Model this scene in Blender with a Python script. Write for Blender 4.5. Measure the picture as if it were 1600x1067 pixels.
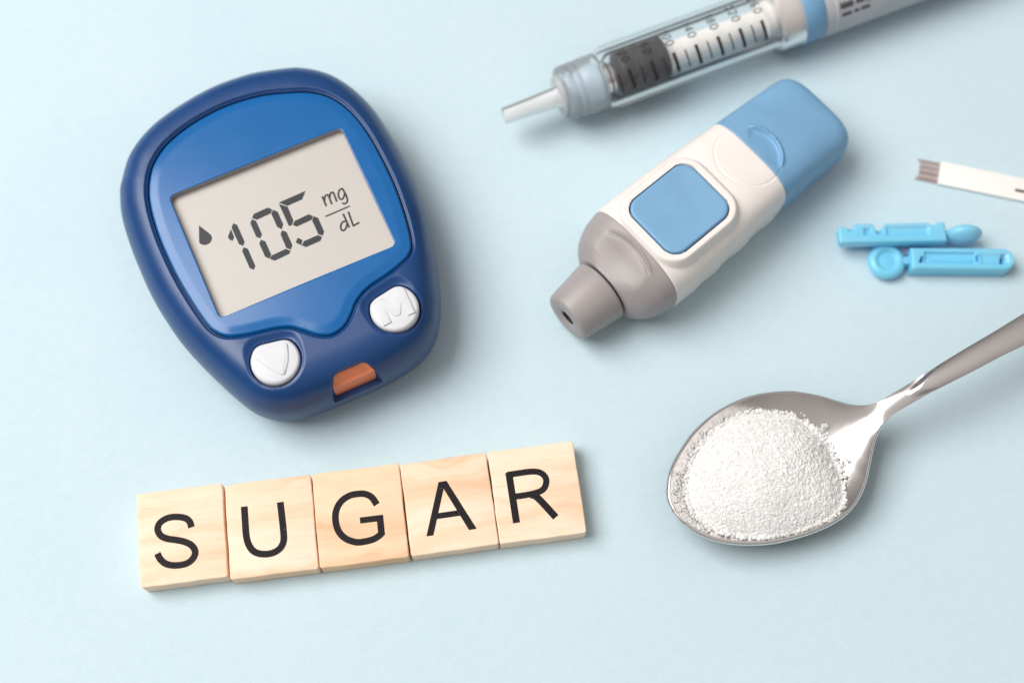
import bpy, bmesh, math, random
import numpy as np
from mathutils import Vector, Matrix, Euler

# ------------------------------------------------------------------ scene, camera, light
sc = bpy.context.scene
for o in list(bpy.data.objects):
    bpy.data.objects.remove(o)
MM = 0.001
R = math.radians
COL = sc.collection

TILT, DIST = 20.0, 308.0            # camera leans 20 degrees from straight down, 308 mm from the table
cam_data = bpy.data.cameras.new('camera')
cam = bpy.data.objects.new('camera', cam_data)
COL.objects.link(cam)
cam.location = (0, -DIST * math.sin(R(TILT)) * MM, DIST * math.cos(R(TILT)) * MM)
cam.rotation_euler = (R(TILT), 0, 0)
cam_data.sensor_fit = 'HORIZONTAL'
cam_data.sensor_width = 36.0
cam_data.lens = 50.0
cam_data.clip_start = 0.01
cam_data.clip_end = 20.0
cam_data.dof.use_dof = True
cam_data.dof.focus_distance = 0.292
cam_data.dof.aperture_fstop = 6.0
sc.camera = cam

world = bpy.data.worlds.new('World')
sc.world = world
world.use_nodes = True
bg = world.node_tree.nodes['Background']
# the room around the table: an even warm grey, brighter towards the ceiling than towards the horizon
wn = world.node_tree
w_tc = wn.nodes.new('ShaderNodeTexCoord')
w_sep = wn.nodes.new('ShaderNodeSeparateXYZ')
w_map = wn.nodes.new('ShaderNodeMapRange')
w_map.inputs['From Min'].default_value, w_map.inputs['From Max'].default_value = 0.0, 1.0
w_map.inputs['To Min'].default_value, w_map.inputs['To Max'].default_value = 0.07, 0.56
wn.links.new(w_tc.outputs['Generated'], w_sep.inputs[0])
wn.links.new(w_sep.outputs['Z'], w_map.inputs['Value'])
wn.links.new(w_map.outputs[0], bg.inputs[1])
bg.inputs[0].default_value = (1.0, 0.945, 0.915, 1)

key_data = bpy.data.lights.new('softbox', 'AREA')
key_data.shape = 'RECTANGLE'
key_data.size, key_data.size_y = 0.95, 0.85
key_data.energy = 20.0
key_data.color = (1.0, 0.985, 0.965)
key = bpy.data.objects.new('softbox', key_data)
COL.objects.link(key)
key_dir = Vector((-0.55, 0.13, 0.83)).normalized()
key.location = key_dir * 1.30
key.rotation_euler = (-key_dir).to_track_quat('-Z', 'Y').to_euler()

sc.view_settings.view_transform = 'Standard'
sc.view_settings.look = 'None'
sc.view_settings.exposure = 0.0
sc.view_settings.gamma = 1.0
sc.render.engine = 'CYCLES'
sc.cycles.use_denoising = True
sc.cycles.max_bounces = 24
sc.cycles.diffuse_bounces = 16
sc.cycles.transmission_bounces = 16
sc.cycles.glossy_bounces = 6
sc.cycles.transparent_max_bounces = 24
sc.cycles.caustics_reflective = False
sc.cycles.caustics_refractive = False
sc.cycles.sample_clamp_direct = 1.5
sc.cycles.sample_clamp_indirect = 4.0

rng = np.random.default_rng(7)
random.seed(7)


# ------------------------------------------------------------------ materials
def srgb(r, g, b):
    f = lambda c: c / 12.92 if c <= 0.04045 else ((c + 0.055) / 1.055) ** 2.4
    return (f(r / 255), f(g / 255), f(b / 255), 1)


class Mat:
    def __init__(s, name, color=(0.5, 0.5, 0.5, 1), rough=0.5, **kw):
        s.m = bpy.data.materials.new(name)
        s.m.use_nodes = True
        s.nt = s.m.node_tree
        s.p = s.nt.nodes['Principled BSDF']
        s.p.inputs['Base Color'].default_value = color
        s.p.inputs['Roughness'].default_value = rough
        for k, v in kw.items():
            s.p.inputs[k.replace('_', ' ')].default_value = v
        s._co = None

    def n(s, t, **kw):
        x = s.nt.nodes.new(t)
        for k, v in kw.items():
            if hasattr(x, k):
                setattr(x, k, v)
            else:
                x.inputs[k].default_value = v
        return x

    def l(s, a, b):
        s.nt.links.new(a, b)

    def coords(s, scale=(1, 1, 1), per_object=False):
        tc = s.n('ShaderNodeTexCoord')
        mp = s.n('ShaderNodeMapping')
        mp.inputs['Scale'].default_value = scale
        s.l(tc.outputs['Object'], mp.inputs['Vector'])
        if per_object:
            oi = s.n('ShaderNodeObjectInfo')
            mul = s.n('ShaderNodeMath', operation='MULTIPLY')
            mul.inputs[1].default_value = 37.0
            s.l(oi.outputs['Random'], mul.inputs[0])
            cb = s.n('ShaderNodeCombineXYZ')
            for i in range(3):
                s.l(mul.outputs[0], cb.inputs[i])
            s.l(cb.outputs[0], mp.inputs['Location'])
        return mp.outputs[0]

    def noise(s, vec, scale, detail=3.0, rough=0.55):
        x = s.n('ShaderNodeTexNoise')
        x.inputs['Scale'].default_value = scale
        x.inputs['Detail'].default_value = detail
        x.inputs['Roughness'].default_value = rough
        s.l(vec, x.inputs['Vector'])
        return x.outputs['Fac']

    def ramp(s, fac, stops):
        x = s.n('ShaderNodeValToRGB')
        e = x.color_ramp.elements
        e[0].position, e[0].color = stops[0]
        e[1].position, e[1].color = stops[-1]
        for p, c in stops[1:-1]:
            k = e.new(p)
            k.color = c
        s.l(fac, x.inputs[0])
        return x.outputs[0]

    def mix(s, fac, a, b, mode='MIX'):
        x = s.n('ShaderNodeMix', data_type='RGBA', blend_type=mode)
        if isinstance(fac, (int, float)):
            x.inputs[0].default_value = fac
        else:
            s.l(fac, x.inputs[0])
        for v, i in ((a, 6), (b, 7)):
            if isinstance(v, tuple):
                x.inputs[i].default_value = v
            else:
                s.l(v, x.inputs[i])
        return x.outputs[2]

    def bump(s, h, strength, dist):
        b = s.n('ShaderNodeBump')
        b.inputs['Strength'].default_value = strength
        b.inputs['Distance'].default_value = dist * MM
        s.l(h, b.inputs['Height'])
        s.l(b.outputs[0], s.p.inputs['Normal'])

    def rough_from(s, fac, lo, hi):
        mr = s.n('ShaderNodeMapRange')
        mr.inputs['To Min'].default_value = lo
        mr.inputs['To Max'].default_value = hi
        s.l(fac, mr.inputs['Value'])
        s.l(mr.outputs[0], s.p.inputs['Roughness'])


def plastic(name, color, rough=0.4, grain=0.08, var=0.05, gscale=5200, **kw):
    """moulded plastic: fine texture relief, slightly uneven gloss and tone"""
    M = Mat(name, color, rough, **kw)
    v = M.coords()
    f = M.noise(v, gscale, 2)
    g = M.noise(v, 160, 4)
    M.bump(f, grain, 0.06)
    M.rough_from(g, rough * 0.86, rough * 1.14)
    dk = tuple(c * (1 - var) for c in color[:3]) + (1,)
    lt = tuple(min(1, c * (1 + var)) for c in color[:3]) + (1,)
    M.l(M.ramp(g, [(0.3, dk), (0.7, lt)]), M.p.inputs['Base Color'])
    return M.m


def clear_plastic(name, tint, gloss_rough=0.08, milk=0.0, milk_col=(0.8, 0.85, 0.9, 1), ior=1.45):
    """thin clear shell: light passes straight through, the surface reflects by Fresnel, some haze"""
    M = Mat(name)
    nt = M.nt
    nt.nodes.remove(M.p)
    out = [n for n in nt.nodes if n.type == 'OUTPUT_MATERIAL'][0]
    tr = M.n('ShaderNodeBsdfTransparent')
    tr.inputs[0].default_value = tint
    gl = M.n('ShaderNodeBsdfGlossy')
    gl.inputs['Roughness'].default_value = gloss_rough
    fr = M.n('ShaderNodeFresnel')
    fr.inputs['IOR'].default_value = ior
    mx = M.n('ShaderNodeMixShader')
    if milk > 0:
        df = M.n('ShaderNodeBsdfDiffuse')
        df.inputs[0].default_value = milk_col
        tl = M.n('ShaderNodeBsdfTranslucent')
        tl.inputs[0].default_value = milk_col
        m0 = M.n('ShaderNodeMixShader')
        m0.inputs[0].default_value = 0.45
        M.l(df.outputs[0], m0.inputs[1])
        M.l(tl.outputs[0], m0.inputs[2])
        m1 = M.n('ShaderNodeMixShader')
        m1.inputs[0].default_value = milk
        M.l(tr.outputs[0], m1.inputs[1])
        M.l(m0.outputs[0], m1.inputs[2])
        base = m1
    else:
        base = tr
    M.l(fr.outputs[0], mx.inputs[0])
    M.l(base.outputs[0], mx.inputs[1])
    M.l(gl.outputs[0], mx.inputs[2])
    M.l(mx.outputs[0], out.inputs['Surface'])
    return M.m


def make_paper():
    M = Mat('pale_blue_paper', srgb(197, 219, 226), 0.85)
    v = M.coords()
    big = M.noise(v, 26, 4)
    mid = M.noise(v, 420, 4)
    fine = M.noise(v, 2300, 3, 0.7)
    fib = M.noise(M.coords((1, 0.35, 1)), 3200, 2, 0.7)
    c = M.ramp(big, [(0.3, srgb(195, 217, 225)), (0.7, srgb(199, 220, 227))])
    c = M.mix(0.10, c, M.ramp(mid, [(0.35, srgb(182, 206, 214)), (0.65, srgb(214, 231, 235))]))
    c = M.mix(0.09, c, M.ramp(fine, [(0.35, srgb(150, 185, 200)), (0.65, srgb(236, 243, 244))]))
    M.l(c, M.p.inputs['Base Color'])
    h = M.n('ShaderNodeMath', operation='ADD')
    M.l(fine, h.inputs[0])
    M.l(fib, h.inputs[1])
    M.bump(h.outputs[0], 0.35, 0.09)
    M.p.inputs['Specular IOR Level'].default_value = 0.25
    return M.m


def make_wood(name, light, mid, dark):
    M = Mat(name, mid, 0.62)
    v = M.coords((16, 210, 60), True)            # grain runs along the tile's width
    warp = M.noise(M.coords((40, 40, 40), True), 2.0, 2)
    vv = M.n('ShaderNodeVectorMath', operation='MULTIPLY_ADD')
    cb = M.n('ShaderNodeCombineXYZ')
    M.l(warp, cb.inputs[1])
    M.l(cb.outputs[0], vv.inputs[0])
    vv.inputs[1].default_value = (0, 1.6, 0)
    M.l(v, vv.inputs[2])
    bands = M.noise(vv.outputs[0], 1.0, 3, 0.5)
    streak = M.noise(M.coords((90, 1500, 400), True), 1.0, 4, 0.65)
    c = M.ramp(bands, [(0.30, dark), (0.46, mid), (0.60, light), (0.8, mid)])
    c = M.mix(0.24, c, M.ramp(streak, [(0.32, dark), (0.55, light)]), 'MULTIPLY')
    fleck = M.noise(M.coords((170, 2600, 800), True), 1.0, 2, 0.5)
    fl = M.ramp(fleck, [(0.66, (0, 0, 0, 1)), (0.74, (1, 1, 1, 1))])
    c = M.mix(fl, c, srgb(232, 196, 158))
    M.l(c, M.p.inputs['Base Color'])
    M.bump(streak, 0.25, 0.08)
    M.p.inputs['Specular IOR Level'].default_value = 0.3
    return M.m


def make_ink(name, col, wear=0.0, under=None):
    M = Mat(name, col, 0.6)
    M.p.inputs['Specular IOR Level'].default_value = 0.2
    v = M.coords((1, 1, 1), True)
    f = M.noise(v, 2600, 3, 0.7)
    lt = tuple(min(1, c * 1.7 + 0.006) for c in col[:3]) + (1,)
    c = M.ramp(f, [(0.35, col), (0.7, lt)])
    if wear:
        w = M.ramp(M.noise(v, 1500, 4, 0.75), [(0.67, (0, 0, 0, 1)), (0.78, (1, 1, 1, 1))])
        c = M.mix(w, c, under)
    M.l(c, M.p.inputs['Base Color'])
    return M.m


def make_steel(name, rough):
    M = Mat(name, (0.86, 0.825, 0.805, 1), rough, Metallic=1.0)
    v = M.coords((300, 2600, 600))
    s = M.noise(v, 1.0, 3)
    M.rough_from(s, rough * 0.8, rough * 1.3)
    return M.m


def make_sugar():
    M = Mat('sugar_crystals', (0.93, 0.925, 0.915, 1), 0.22)
    geo = M.n('ShaderNodeNewGeometry')
    c = M.ramp(geo.outputs['Random Per Island'], [(0.0, (0.93, 0.925, 0.915, 1)), (0.5, (0.975, 0.97, 0.965, 1)), (1.0, (0.99, 0.99, 0.985, 1))])
    M.l(c, M.p.inputs['Base Color'])
    out = [n for n in M.nt.nodes if n.type == 'OUTPUT_MATERIAL'][0]
    tl = M.n('ShaderNodeBsdfTranslucent')
    tl.inputs[0].default_value = (0.99, 0.985, 0.98, 1)
    mx = M.n('ShaderNodeMixShader')
    mx.inputs[0].default_value = 0.36
    M.l(M.p.outputs[0], mx.inputs[1])
    M.l(tl.outputs[0], mx.inputs[2])
    M.l(mx.outputs[0], out.inputs['Surface'])
    return M.m


MT = {}
MT['paper'] = make_paper()
MT['navy'] = plastic('navy_plastic', srgb(19, 63, 117), 0.34, 0.05)
MT['face'] = plastic('bright_blue_panel', srgb(9, 96, 162), 0.20, 0.012, 0.03)
MT['bezel'] = plastic('screen_wall_grey', srgb(150, 148, 150), 0.5)
MT['lcd'] = plastic('lcd_glass_beige', srgb(194, 189, 183), 0.35, 0.0, 0.012)
MT['seg'] = plastic('lcd_segment_grey', srgb(36, 39, 46), 0.5, 0.0, 0.03)
MT['rubber'] = plastic('white_rubber_button', srgb(214, 216, 220), 0.5, 0.10, 0.02)
MT['orange'] = plastic('orange_port_plastic', srgb(234, 136, 95), 0.45, 0.08)
MT['lblue'] = plastic('light_blue_plastic', srgb(120, 167, 203), 0.42, 0.12)
MT['lwhite'] = plastic('warm_white_plastic', srgb(238, 231, 226), 0.38, 0.06, 0.015)
MT['lgrey'] = plastic('warm_grey_plastic', srgb(161, 154, 153), 0.42, 0.10)
MT['dark'] = plastic('recess_shade', srgb(50, 47, 48), 0.6)  # dark colour stands in for shade inside the nose hole and gap
MT['lancet'] = plastic('sky_blue_plastic', srgb(124, 204, 235), 0.3, 0.05, 0.03, Subsurface_Weight=0.25)
MT['strip'] = plastic('white_strip_card', srgb(243, 239, 235), 0.45, 0.03, 0.01)
MT['contact'] = plastic('carbon_contact_grey', srgb(176, 166, 163), 0.4, 0.03)
MT['trace'] = plastic('carbon_trace_brown', srgb(142, 127, 125), 0.4, 0.03)
MT['black'] = make_ink('black_ink', srgb(40, 34, 38))
MT['wood'] = make_wood('pale_wood', srgb(250, 230, 209), srgb(247, 222, 197), srgb(235, 200, 167))
MT['wood_dark'] = make_wood('honey_wood', srgb(248, 221, 192), srgb(244, 212, 180), srgb(228, 188, 150))
MT['tile_ink'] = make_ink('tile_ink', srgb(22, 16, 20), 0.25, srgb(225, 190, 150))
MT['steel'] = make_steel('polished_steel', 0.14)
MT['crimp'] = make_steel('aluminium_crimp', 0.22)
MT['sugar'] = make_sugar()
MT['sugar_mass'] = plastic('packed_sugar', (0.97, 0.965, 0.955, 1), 0.7, 0.3, 0.01)
MT['holder'] = clear_plastic('clear_cartridge_plastic', (0.985, 0.992, 0.995, 1), 0.10, 0.05, ior=1.2)
MT['glass'] = clear_plastic('cartridge_glass', (0.99, 0.992, 0.995, 1), 0.03, 0.08, (0.93, 0.955, 0.975, 1), ior=1.12)
MT['hub'] = clear_plastic('frosted_hub_plastic', (0.96, 0.98, 0.99, 1), 0.22, 0.45, (0.86, 0.93, 0.96, 1))
MT['shield'] = clear_plastic('milky_shield_plastic', (0.98, 0.985, 0.99, 1), 0.35, 0.78, (0.985, 0.98, 0.98, 1))
MT['collar'] = clear_plastic('hazy_collar_plastic', (0.9, 0.88, 0.87, 1), 0.2, 0.75, (0.80, 0.76, 0.74, 1))
MT['plunger'] = plastic('black_rubber_plunger', srgb(40, 33, 35), 0.5, 0.1)
MT['lancet_pale'] = plastic('pale_blue_core', srgb(190, 214, 230), 0.5)
MT['rod'] = plastic('ivory_plunger_rod', srgb(252, 248, 242), 0.45, 0.08, 0.02)
MT['label'] = plastic('silver_grey_label', srgb(186, 186, 190), 0.4, 0.03)
MT['print'] = make_ink('label_ink', srgb(66, 62, 70))


# ------------------------------------------------------------------ mesh helpers (all lengths in millimetres)
def mesh_obj(name, verts, faces, mat, parent=None, smooth=True, sharp=38):
    me = bpy.data.meshes.new(name)
    v = np.asarray(verts, dtype=float) * MM
    me.from_pydata(v.tolist(), [], [list(map(int, f)) for f in faces])
    bm = bmesh.new()
    bm.from_mesh(me)
    bmesh.ops.recalc_face_normals(bm, faces=bm.faces[:])
    bm.to_mesh(me)
    bm.free()
    if smooth:
        me.polygons.foreach_set('use_smooth', [True] * len(me.polygons))
        if sharp:
            me.set_sharp_from_angle(angle=R(sharp))
    me.materials.append(MT[mat] if isinstance(mat, str) else mat)
    o = bpy.data.objects.new(name, me)
    COL.objects.link(o)
    if parent is not None:
        o.parent = parent
    return o


def thing(name, label, cat, loc=(0, 0, 0), rot=0, group=None):
    o = bpy.data.objects.new(name, None)
    o.empty_display_size = 0.01
    COL.objects.link(o)
    o.location = tuple(c * MM for c in loc)
    o.rotation_euler = (0, 0, R(rot))
    o['label'] = label
    o['category'] = cat
    if group:
        o['group'] = group
    return o


def catmull(pts, n=10, closed=False):
    P = np.asarray(pts, float)
    N = len(P)
    out = []
    rngi = range(N) if closed else range(N - 1)
    for i in rngi:
        if closed:
            p0, p1, p2, p3 = P[i - 1], P[i], P[(i + 1) % N], P[(i + 2) % N]
        else:
            p1, p2 = P[i], P[i + 1]
            p0 = P[i - 1] if i > 0 else 2 * p1 - p2
            p3 = P[i + 2] if i + 2 < N else 2 * p2 - p1
        for k in range(n):
            t = k / n
            out.append(0.5 * ((2 * p1) + (-p0 + p2) * t + (2 * p0 - 5 * p1 + 4 * p2 - p3) * t * t + (-p0 + 3 * p1 - 3 * p2 + p3) * t ** 3))
    if not closed:
        out.append(P[-1])
    return np.array(out)


def grid_faces(nu, nv, wrap_v=False, off=0):
    f = []
    vv = nv if wrap_v else nv - 1
    for i in range(nu - 1):
        a, b = off + i * nv, off + (i + 1) * nv
        for j in range(vv):
            k = (j + 1) % nv
            f.append((a + j, a + k, b + k, b + j))
    return f


def prism(poly, z0, z1, bevel=0.0, steps=2, off=0):
    """outline (counter-clockwise) raised from z0 to z1 with rounded top and bottom edges"""
    P = np.asarray(poly, float)
    n = len(P)
    area = 0.5 * np.sum(P[:, 0] * np.roll(P[:, 1], -1) - np.roll(P[:, 0], -1) * P[:, 1])
    if area < 0:
        P = P[::-1]
    d1 = P - np.roll(P, 1, 0)
    d2 = np.roll(P, -1, 0) - P
    d1 /= np.linalg.norm(d1, axis=1)[:, None] + 1e-9
    d2 /= np.linalg.norm(d2, axis=1)[:, None] + 1e-9
    n1 = np.stack([-d1[:, 1], d1[:, 0]], 1)
    n2 = np.stack([-d2[:, 1], d2[:, 0]], 1)
    nn = n1 + n2
    nn /= np.linalg.norm(nn, axis=1)[:, None] + 1e-9
    nn /= np.maximum(0.5, np.sum(nn * n1, 1))[:, None]
    rings = []
    if bevel:
        for k in range(steps + 1):
            a = math.pi / 2 * k / steps
            rings.append((bevel * (1 - math.sin(a)), z0 + bevel * (1 - math.cos(a))))
        for k in range(steps + 1):
            a = math.pi / 2 * k / steps
            rings.append((bevel * (1 - math.cos(a)), z1 - bevel * (1 - math.sin(a))))
    else:
        rings = [(0, z0), (0, z1)]
    V, F = [], []
    for d, z in rings:
        q = P + nn * d
        V += [(x, y, z) for x, y in q]
    F += grid_faces(len(rings), n, True, off)
    F.append([off + i for i in range(n)][::-1])
    F.append([off + (len(rings) - 1) * n + i for i in range(n)])
    return V, F


def round_rect(hx, hy, r, k=6, cx=0, cy=0):
    out = []
    for sx, sy, a0 in ((1, 1, 0), (-1, 1, 90), (-1, -1, 180), (1, -1, 270)):
        for i in range(k + 1):
            a = R(a0 + 90 * i / k)
            out.append((cx + sx * (hx - r) + r * math.cos(a), cy + sy * (hy - r) + r * math.sin(a)))
    return out


def ribbon2d(pts, w, round_ends=False):
    """left and right borders of a stroke"""
    P = np.asarray(pts, float)
    T = np.gradient(P, axis=0)
    T /= np.linalg.norm(T, axis=1)[:, None] + 1e-9
    N = np.stack([-T[:, 1], T[:, 0]], 1)
    return P + N * w / 2, P - N * w / 2


def stroke(pts, w, z0, z1, off=0, smooth=True, n=8, caps=True):
    P = catmull(pts, n) if smooth and len(pts) > 2 else np.asarray(pts, float)
    if len(P) == 2:
        P = np.array([P[0], (P[0] + P[1]) / 2, P[1]])
    L, Rr = ribbon2d(P, w)
    poly = list(map(tuple, L))
    if caps:                                    # slightly softened stroke ends
        T = P[-1] - P[-2]
        T = T / np.linalg.norm(T)
        N = np.array([-T[1], T[0]])
        for a in (60, 20, -20, -60):
            poly.append(tuple(P[-1] + T * w * 0.13 * math.cos(R(a)) + N * w / 2 * 0.97 * math.sin(R(a)) / math.sin(R(60)) * 0.9))
    poly += list(map(tuple, Rr[::-1]))
    if caps:
        T = P[0] - P[1]
        T = T / np.linalg.norm(T)
        N = np.array([-T[1], T[0]])
        for a in (60, 20, -20, -60):
            poly.append(tuple(P[0] + T * w * 0.13 * math.cos(R(a)) + N * w / 2 * 0.97 * math.sin(R(a)) / math.sin(R(60)) * 0.9))
    # strip of quads on top and bottom, so that any bent stroke fills correctly
    n_ = len(P)
    V = [(x, y, z1) for x, y in L] + [(x, y, z1) for x, y in Rr] + [(x, y, z0) for x, y in L] + [(x, y, z0) for x, y in Rr]
    F = []
    for i in range(n_ - 1):
        a, b, c, d = i, i + 1, n_ + i + 1, n_ + i
        F.append((a, b, c, d))
        F.append((2 * n_ + d, 2 * n_ + c, 2 * n_ + b, 2 * n_ + a))
        F.append((a, 2 * n_ + a, 2 * n_ + b, b))
        F.append((d, c, 2 * n_ + c, 2 * n_ + d))
    F.append((0, n_, 3 * n_, 2 * n_))
    F.append((n_ - 1, 3 * n_ - 1, 4 * n_ - 1, 2 * n_ - 1))
    return V, [tuple(off + i for i in f) for f in F]


def join(parts):
    V, F = [], []
    for v, f in parts:
        o = len(V)
        V += [tuple(p) for p in v]
        F += [tuple(o + i for i in q) for q in f]
    return V, F


def lathe(profile, seg=96, cy=0.0, cz=0.0, close=True):
    """profile of (x, radius) turned about the x axis through (cy, cz)"""
    V, F = [], []
    for x, r in profile:
        for j in range(seg):
            a = 2 * math.pi * j / seg
            V.append((x, cy + r * math.cos(a), cz + r * math.sin(a)))
    F = grid_faces(len(profile), seg, True)
    if close:
        F.append(tuple(range(seg))[::-1])
        F.append(tuple((len(profile) - 1) * seg + j for j in range(seg)))
    return V, F


def poly_radius(pts, thetas, smooth=0):
    """radius of a star-shaped outline (about the origin) at the given angles"""
    a = np.arctan2(pts[:, 1], pts[:, 0])
    r = np.hypot(pts[:, 0], pts[:, 1])
    o = np.argsort(a)
    a, r = a[o], r[o]
    a = np.concatenate([a - 2 * np.pi, a, a + 2 * np.pi])
    r = np.concatenate([r, r, r])
    t = (thetas + np.pi) % (2 * np.pi) - np.pi
    return np.interp(t, a, r)


def dist_to(X, Y, poly):
    """distance of points to a closed polyline"""
    P = np.asarray(poly, float)
    sh = X.shape
    q = np.stack([X.ravel(), Y.ravel()], 1)
    out = np.full(len(q), 1e9)
    A, B = P, np.roll(P, -1, 0)
    D = B - A
    L2 = np.sum(D * D, 1) + 1e-12
    for i in range(0, len(q), 8000):
        s = q[i:i + 8000]
        w = s[:, None, :] - A[None]
        t = np.clip(np.sum(w * D[None], 2) / L2[None], 0, 1)
        e = w - t[..., None] * D[None]
        out[i:i + 8000] = np.sqrt(np.min(np.sum(e * e, 2), 1))
    return out.reshape(sh)


def cspline(xk, yk):
    """natural cubic spline"""
    xk, yk = np.asarray(xk, float), np.asarray(yk, float)
    n = len(xk)
    h = np.diff(xk)
    A = np.eye(n)
    b = np.zeros(n)
    for i in range(1, n - 1):
        A[i, i - 1], A[i, i], A[i, i + 1] = h[i - 1], 2 * (h[i - 1] + h[i]), h[i]
        b[i] = 6 * ((yk[i + 1] - yk[i]) / h[i] - (yk[i] - yk[i - 1]) / h[i - 1])
    M = np.linalg.solve(A, b)

    def f(x):
        x = np.clip(np.asarray(x, float), xk[0], xk[-1])
        i = np.clip(np.searchsorted(xk, x) - 1, 0, n - 2)
        u, w, hh = xk[i + 1] - x, x - xk[i], h[i]
        return M[i] * u ** 3 / (6 * hh) + M[i + 1] * w ** 3 / (6 * hh) + (yk[i] / hh - M[i] * hh / 6) * u + (yk[i + 1] / hh - M[i + 1] * hh / 6) * w
    return f


def sstep(a, b, x):
    t = np.clip((x - a) / (b - a), 0, 1)
    return t * t * (3 - 2 * t)


# ------------------------------------------------------------------ the paper on the table
V = [(-350, -280, 0), (350, -280, 0), (350, 300, 0), (-350, 300, 0)]
paper = mesh_obj('paper_surface', V, [(0, 1, 2, 3)], 'paper', smooth=False)
paper['kind'] = 'structure'

# ------------------------------------------------------------------ blood glucose meter
METER_OUT = [(15.54, 36.78), (8.44, 38.75), (3.21, 39.36), (-2.32, 39.35), (-8.17, 38.53), (-14.16, 37.08), (-18.39, 35.45), (-22.19, 33.18), (-25.39, 30.32), (-28.25, 26.02), (-29.36, 23.96), (-30.77, 18.99), (-31.35, 12.99), (-31.45, 6.83), (-31.2, -0.39), (-30.4, -6.48), (-28.95, -13.33), (-26.43, -20.7), (-23.65, -27.43), (-21.41, -31.9), (-19.61, -34.16), (-17.64, -35.87), (-15.3, -37.0), (-11.76, -37.9), (-5.75, -38.3), (0.34, -38.4), (5.82, -38.3), (11.48, -37.65), (15.2, -36.7), (18.0, -35.3), (20.5, -32.9), (22.49, -29.8), (23.8, -27.16), (25.1, -23.6), (26.4, -19.6), (27.43, -15.5), (28.72, -9.79), (29.55, -3.9), (29.9, 0.98), (29.87, 8.59), (29.44, 14.55), (28.7, 19.78), (27.47, 24.05), (25.89, 27.62), (23.73, 30.98), (20.99, 33.68), (18.19, 35.59)]
METER_FACE = [(13.93, 27.63), (7.76, 29.75), (1.25, 30.65), (-4.28, 30.5), (-10.18, 29.44), (-15.2, 27.62), (-18.37, 25.61), (-21.06, 22.78), (-23.2, 18.53), (-24.31, 13.93), (-24.85, 8.14), (-24.86, 2.47), (-24.48, -3.66), (-23.8, -8.82), (-23.15, -12.55), (-22.4, -15.67), (-21.36, -17.72), (-19.84, -19.2), (-18.07, -20.01), (-15.26, -20.82), (-11.64, -21.5), (-9.23, -22.07), (-6.99, -23.02), (-5.03, -24.67), (-3.17, -26.42), (-1.25, -27.6), (0.78, -27.9), (3.28, -27.06), (5.29, -25.39), (6.84, -23.7), (8.55, -22.45), (11.16, -21.32), (15.56, -20.38), (18.62, -19.43), (20.97, -18.35), (22.38, -16.72), (23.23, -14.07), (23.96, -10.22), (24.54, -5.6), (24.87, -1.0), (24.86, 4.82), (24.55, 10.6), (23.78, 15.45), (22.6, 19.31), (21.02, 22.31), (19.12, 24.6), (16.55, 26.45)]
meter = thing('glucose_meter', 'dark blue blood glucose meter with grey screen reading 105', 'glucose meter', (-48.03, 19.89, 0), 24.7)

out_c = catmull(METER_OUT, 12, True)
face_c = catmull(METER_FACE, 12, True)
th = []
t = -math.pi
while t < math.pi - 1e-6:                       # finer round the buttons and the strip port
    th.append(t)
    deg = math.degrees(t)
    t += R(0.17) if -126 < deg < -50 else R(0.5)
th = np.array(th)
Ro, Rf = poly_radius(out_c, th), poly_radius(face_c, th)
out_d = np.stack([Ro * np.cos(th), Ro * np.sin(th)], 1)[::2]
face_d = np.stack([Rf * np.cos(th), Rf * np.sin(th)], 1)[::2]

Z_EQ, Z_TOP = 9.0, 19.2
BTN = {'V': ((-12.55, -28.1), (0.178, 0.984)), 'M': ((13.65, -27.75), (-0.181, 0.983))}
BR_ = 5.05


def btn_sdf(X, Y, c, nrm, r=BR_, cut=4.05, k=0.8):
    dx, dy = X - c[0], Y - c[1]
    a = np.hypot(dx, dy) - r
    b = dx * nrm[0] + dy * nrm[1] - cut
    h = np.maximum(k - np.abs(a - b), 0) / k
    return np.maximum(a, b) + h * h * k / 4


def port_sdf(X, Y):
    hw = 3.35 + np.clip(-35.2 - Y, 0, 5) * 0.70
    a = np.abs(X - 0.42) - hw
    b = Y + 35.15
    rc = 1.1
    a, b = a + rc, b + rc
    return np.minimum(np.maximum(a, b), 0) + np.hypot(np.maximum(a, 0), np.maximum(b, 0)) - rc


def top_z(X, Y, d):
    u = np.clip(1 - d / 8.5, 0, 1)
    return Z_EQ + (Z_TOP - Z_EQ) * np.power(1 - np.power(u, 2.5), 1 / 2.3)


NR = 120
tt = np.linspace(0, 1, NR) ** 1.15
rr = Ro[None, :] + (Rf - Ro)[None, :] * tt[:, None]
X, Y = rr * np.cos(th)[None], rr * np.sin(th)[None]
d_out = dist_to(X, Y, out_d)
d_out[0] = 0
d_face = dist_to(X, Y, face_d)
Z = top_z(X, Y, d_out)
Z -= 0.55 * (1 - sstep(0.0, 0.75, d_face))                      # the rim rolls down into the groove round the panel
for c, nrm in BTN.values():
    s = btn_sdf(X, Y, c, nrm)
    up_side = sstep(0, 5, (X - c[0]) * nrm[0] + (Y - c[1]) * nrm[1])
    wide = 0.9 + 1.0 * up_side
    Z -= (0.28 + 0.55 * up_side) * (1 - sstep(0.25, 0.25 + wide, s))
    Z -= 2.2 * (1 - sstep(0.12, 0.34, s))
ps = port_sdf(X, Y)
pf = 1 - sstep(-0.16, 0.16, ps)
Z = Z * (1 - pf) + np.minimum(Z, 9.6) * pf
rings = []
for inset, z in ((7.0, 0.25), (4.6, 0.3), (2.9, 1.0), (1.7, 2.3), (0.9, 4.0), (0.35, 6.0), (0.08, 7.6)):
    rr2 = Ro - inset
    rings.append(np.stack([rr2 * np.cos(th), rr2 * np.sin(th), np.full_like(th, z)], 1))
for i in range(NR):
    rings.append(np.stack([X[i], Y[i], Z[i]], 1))
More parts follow.
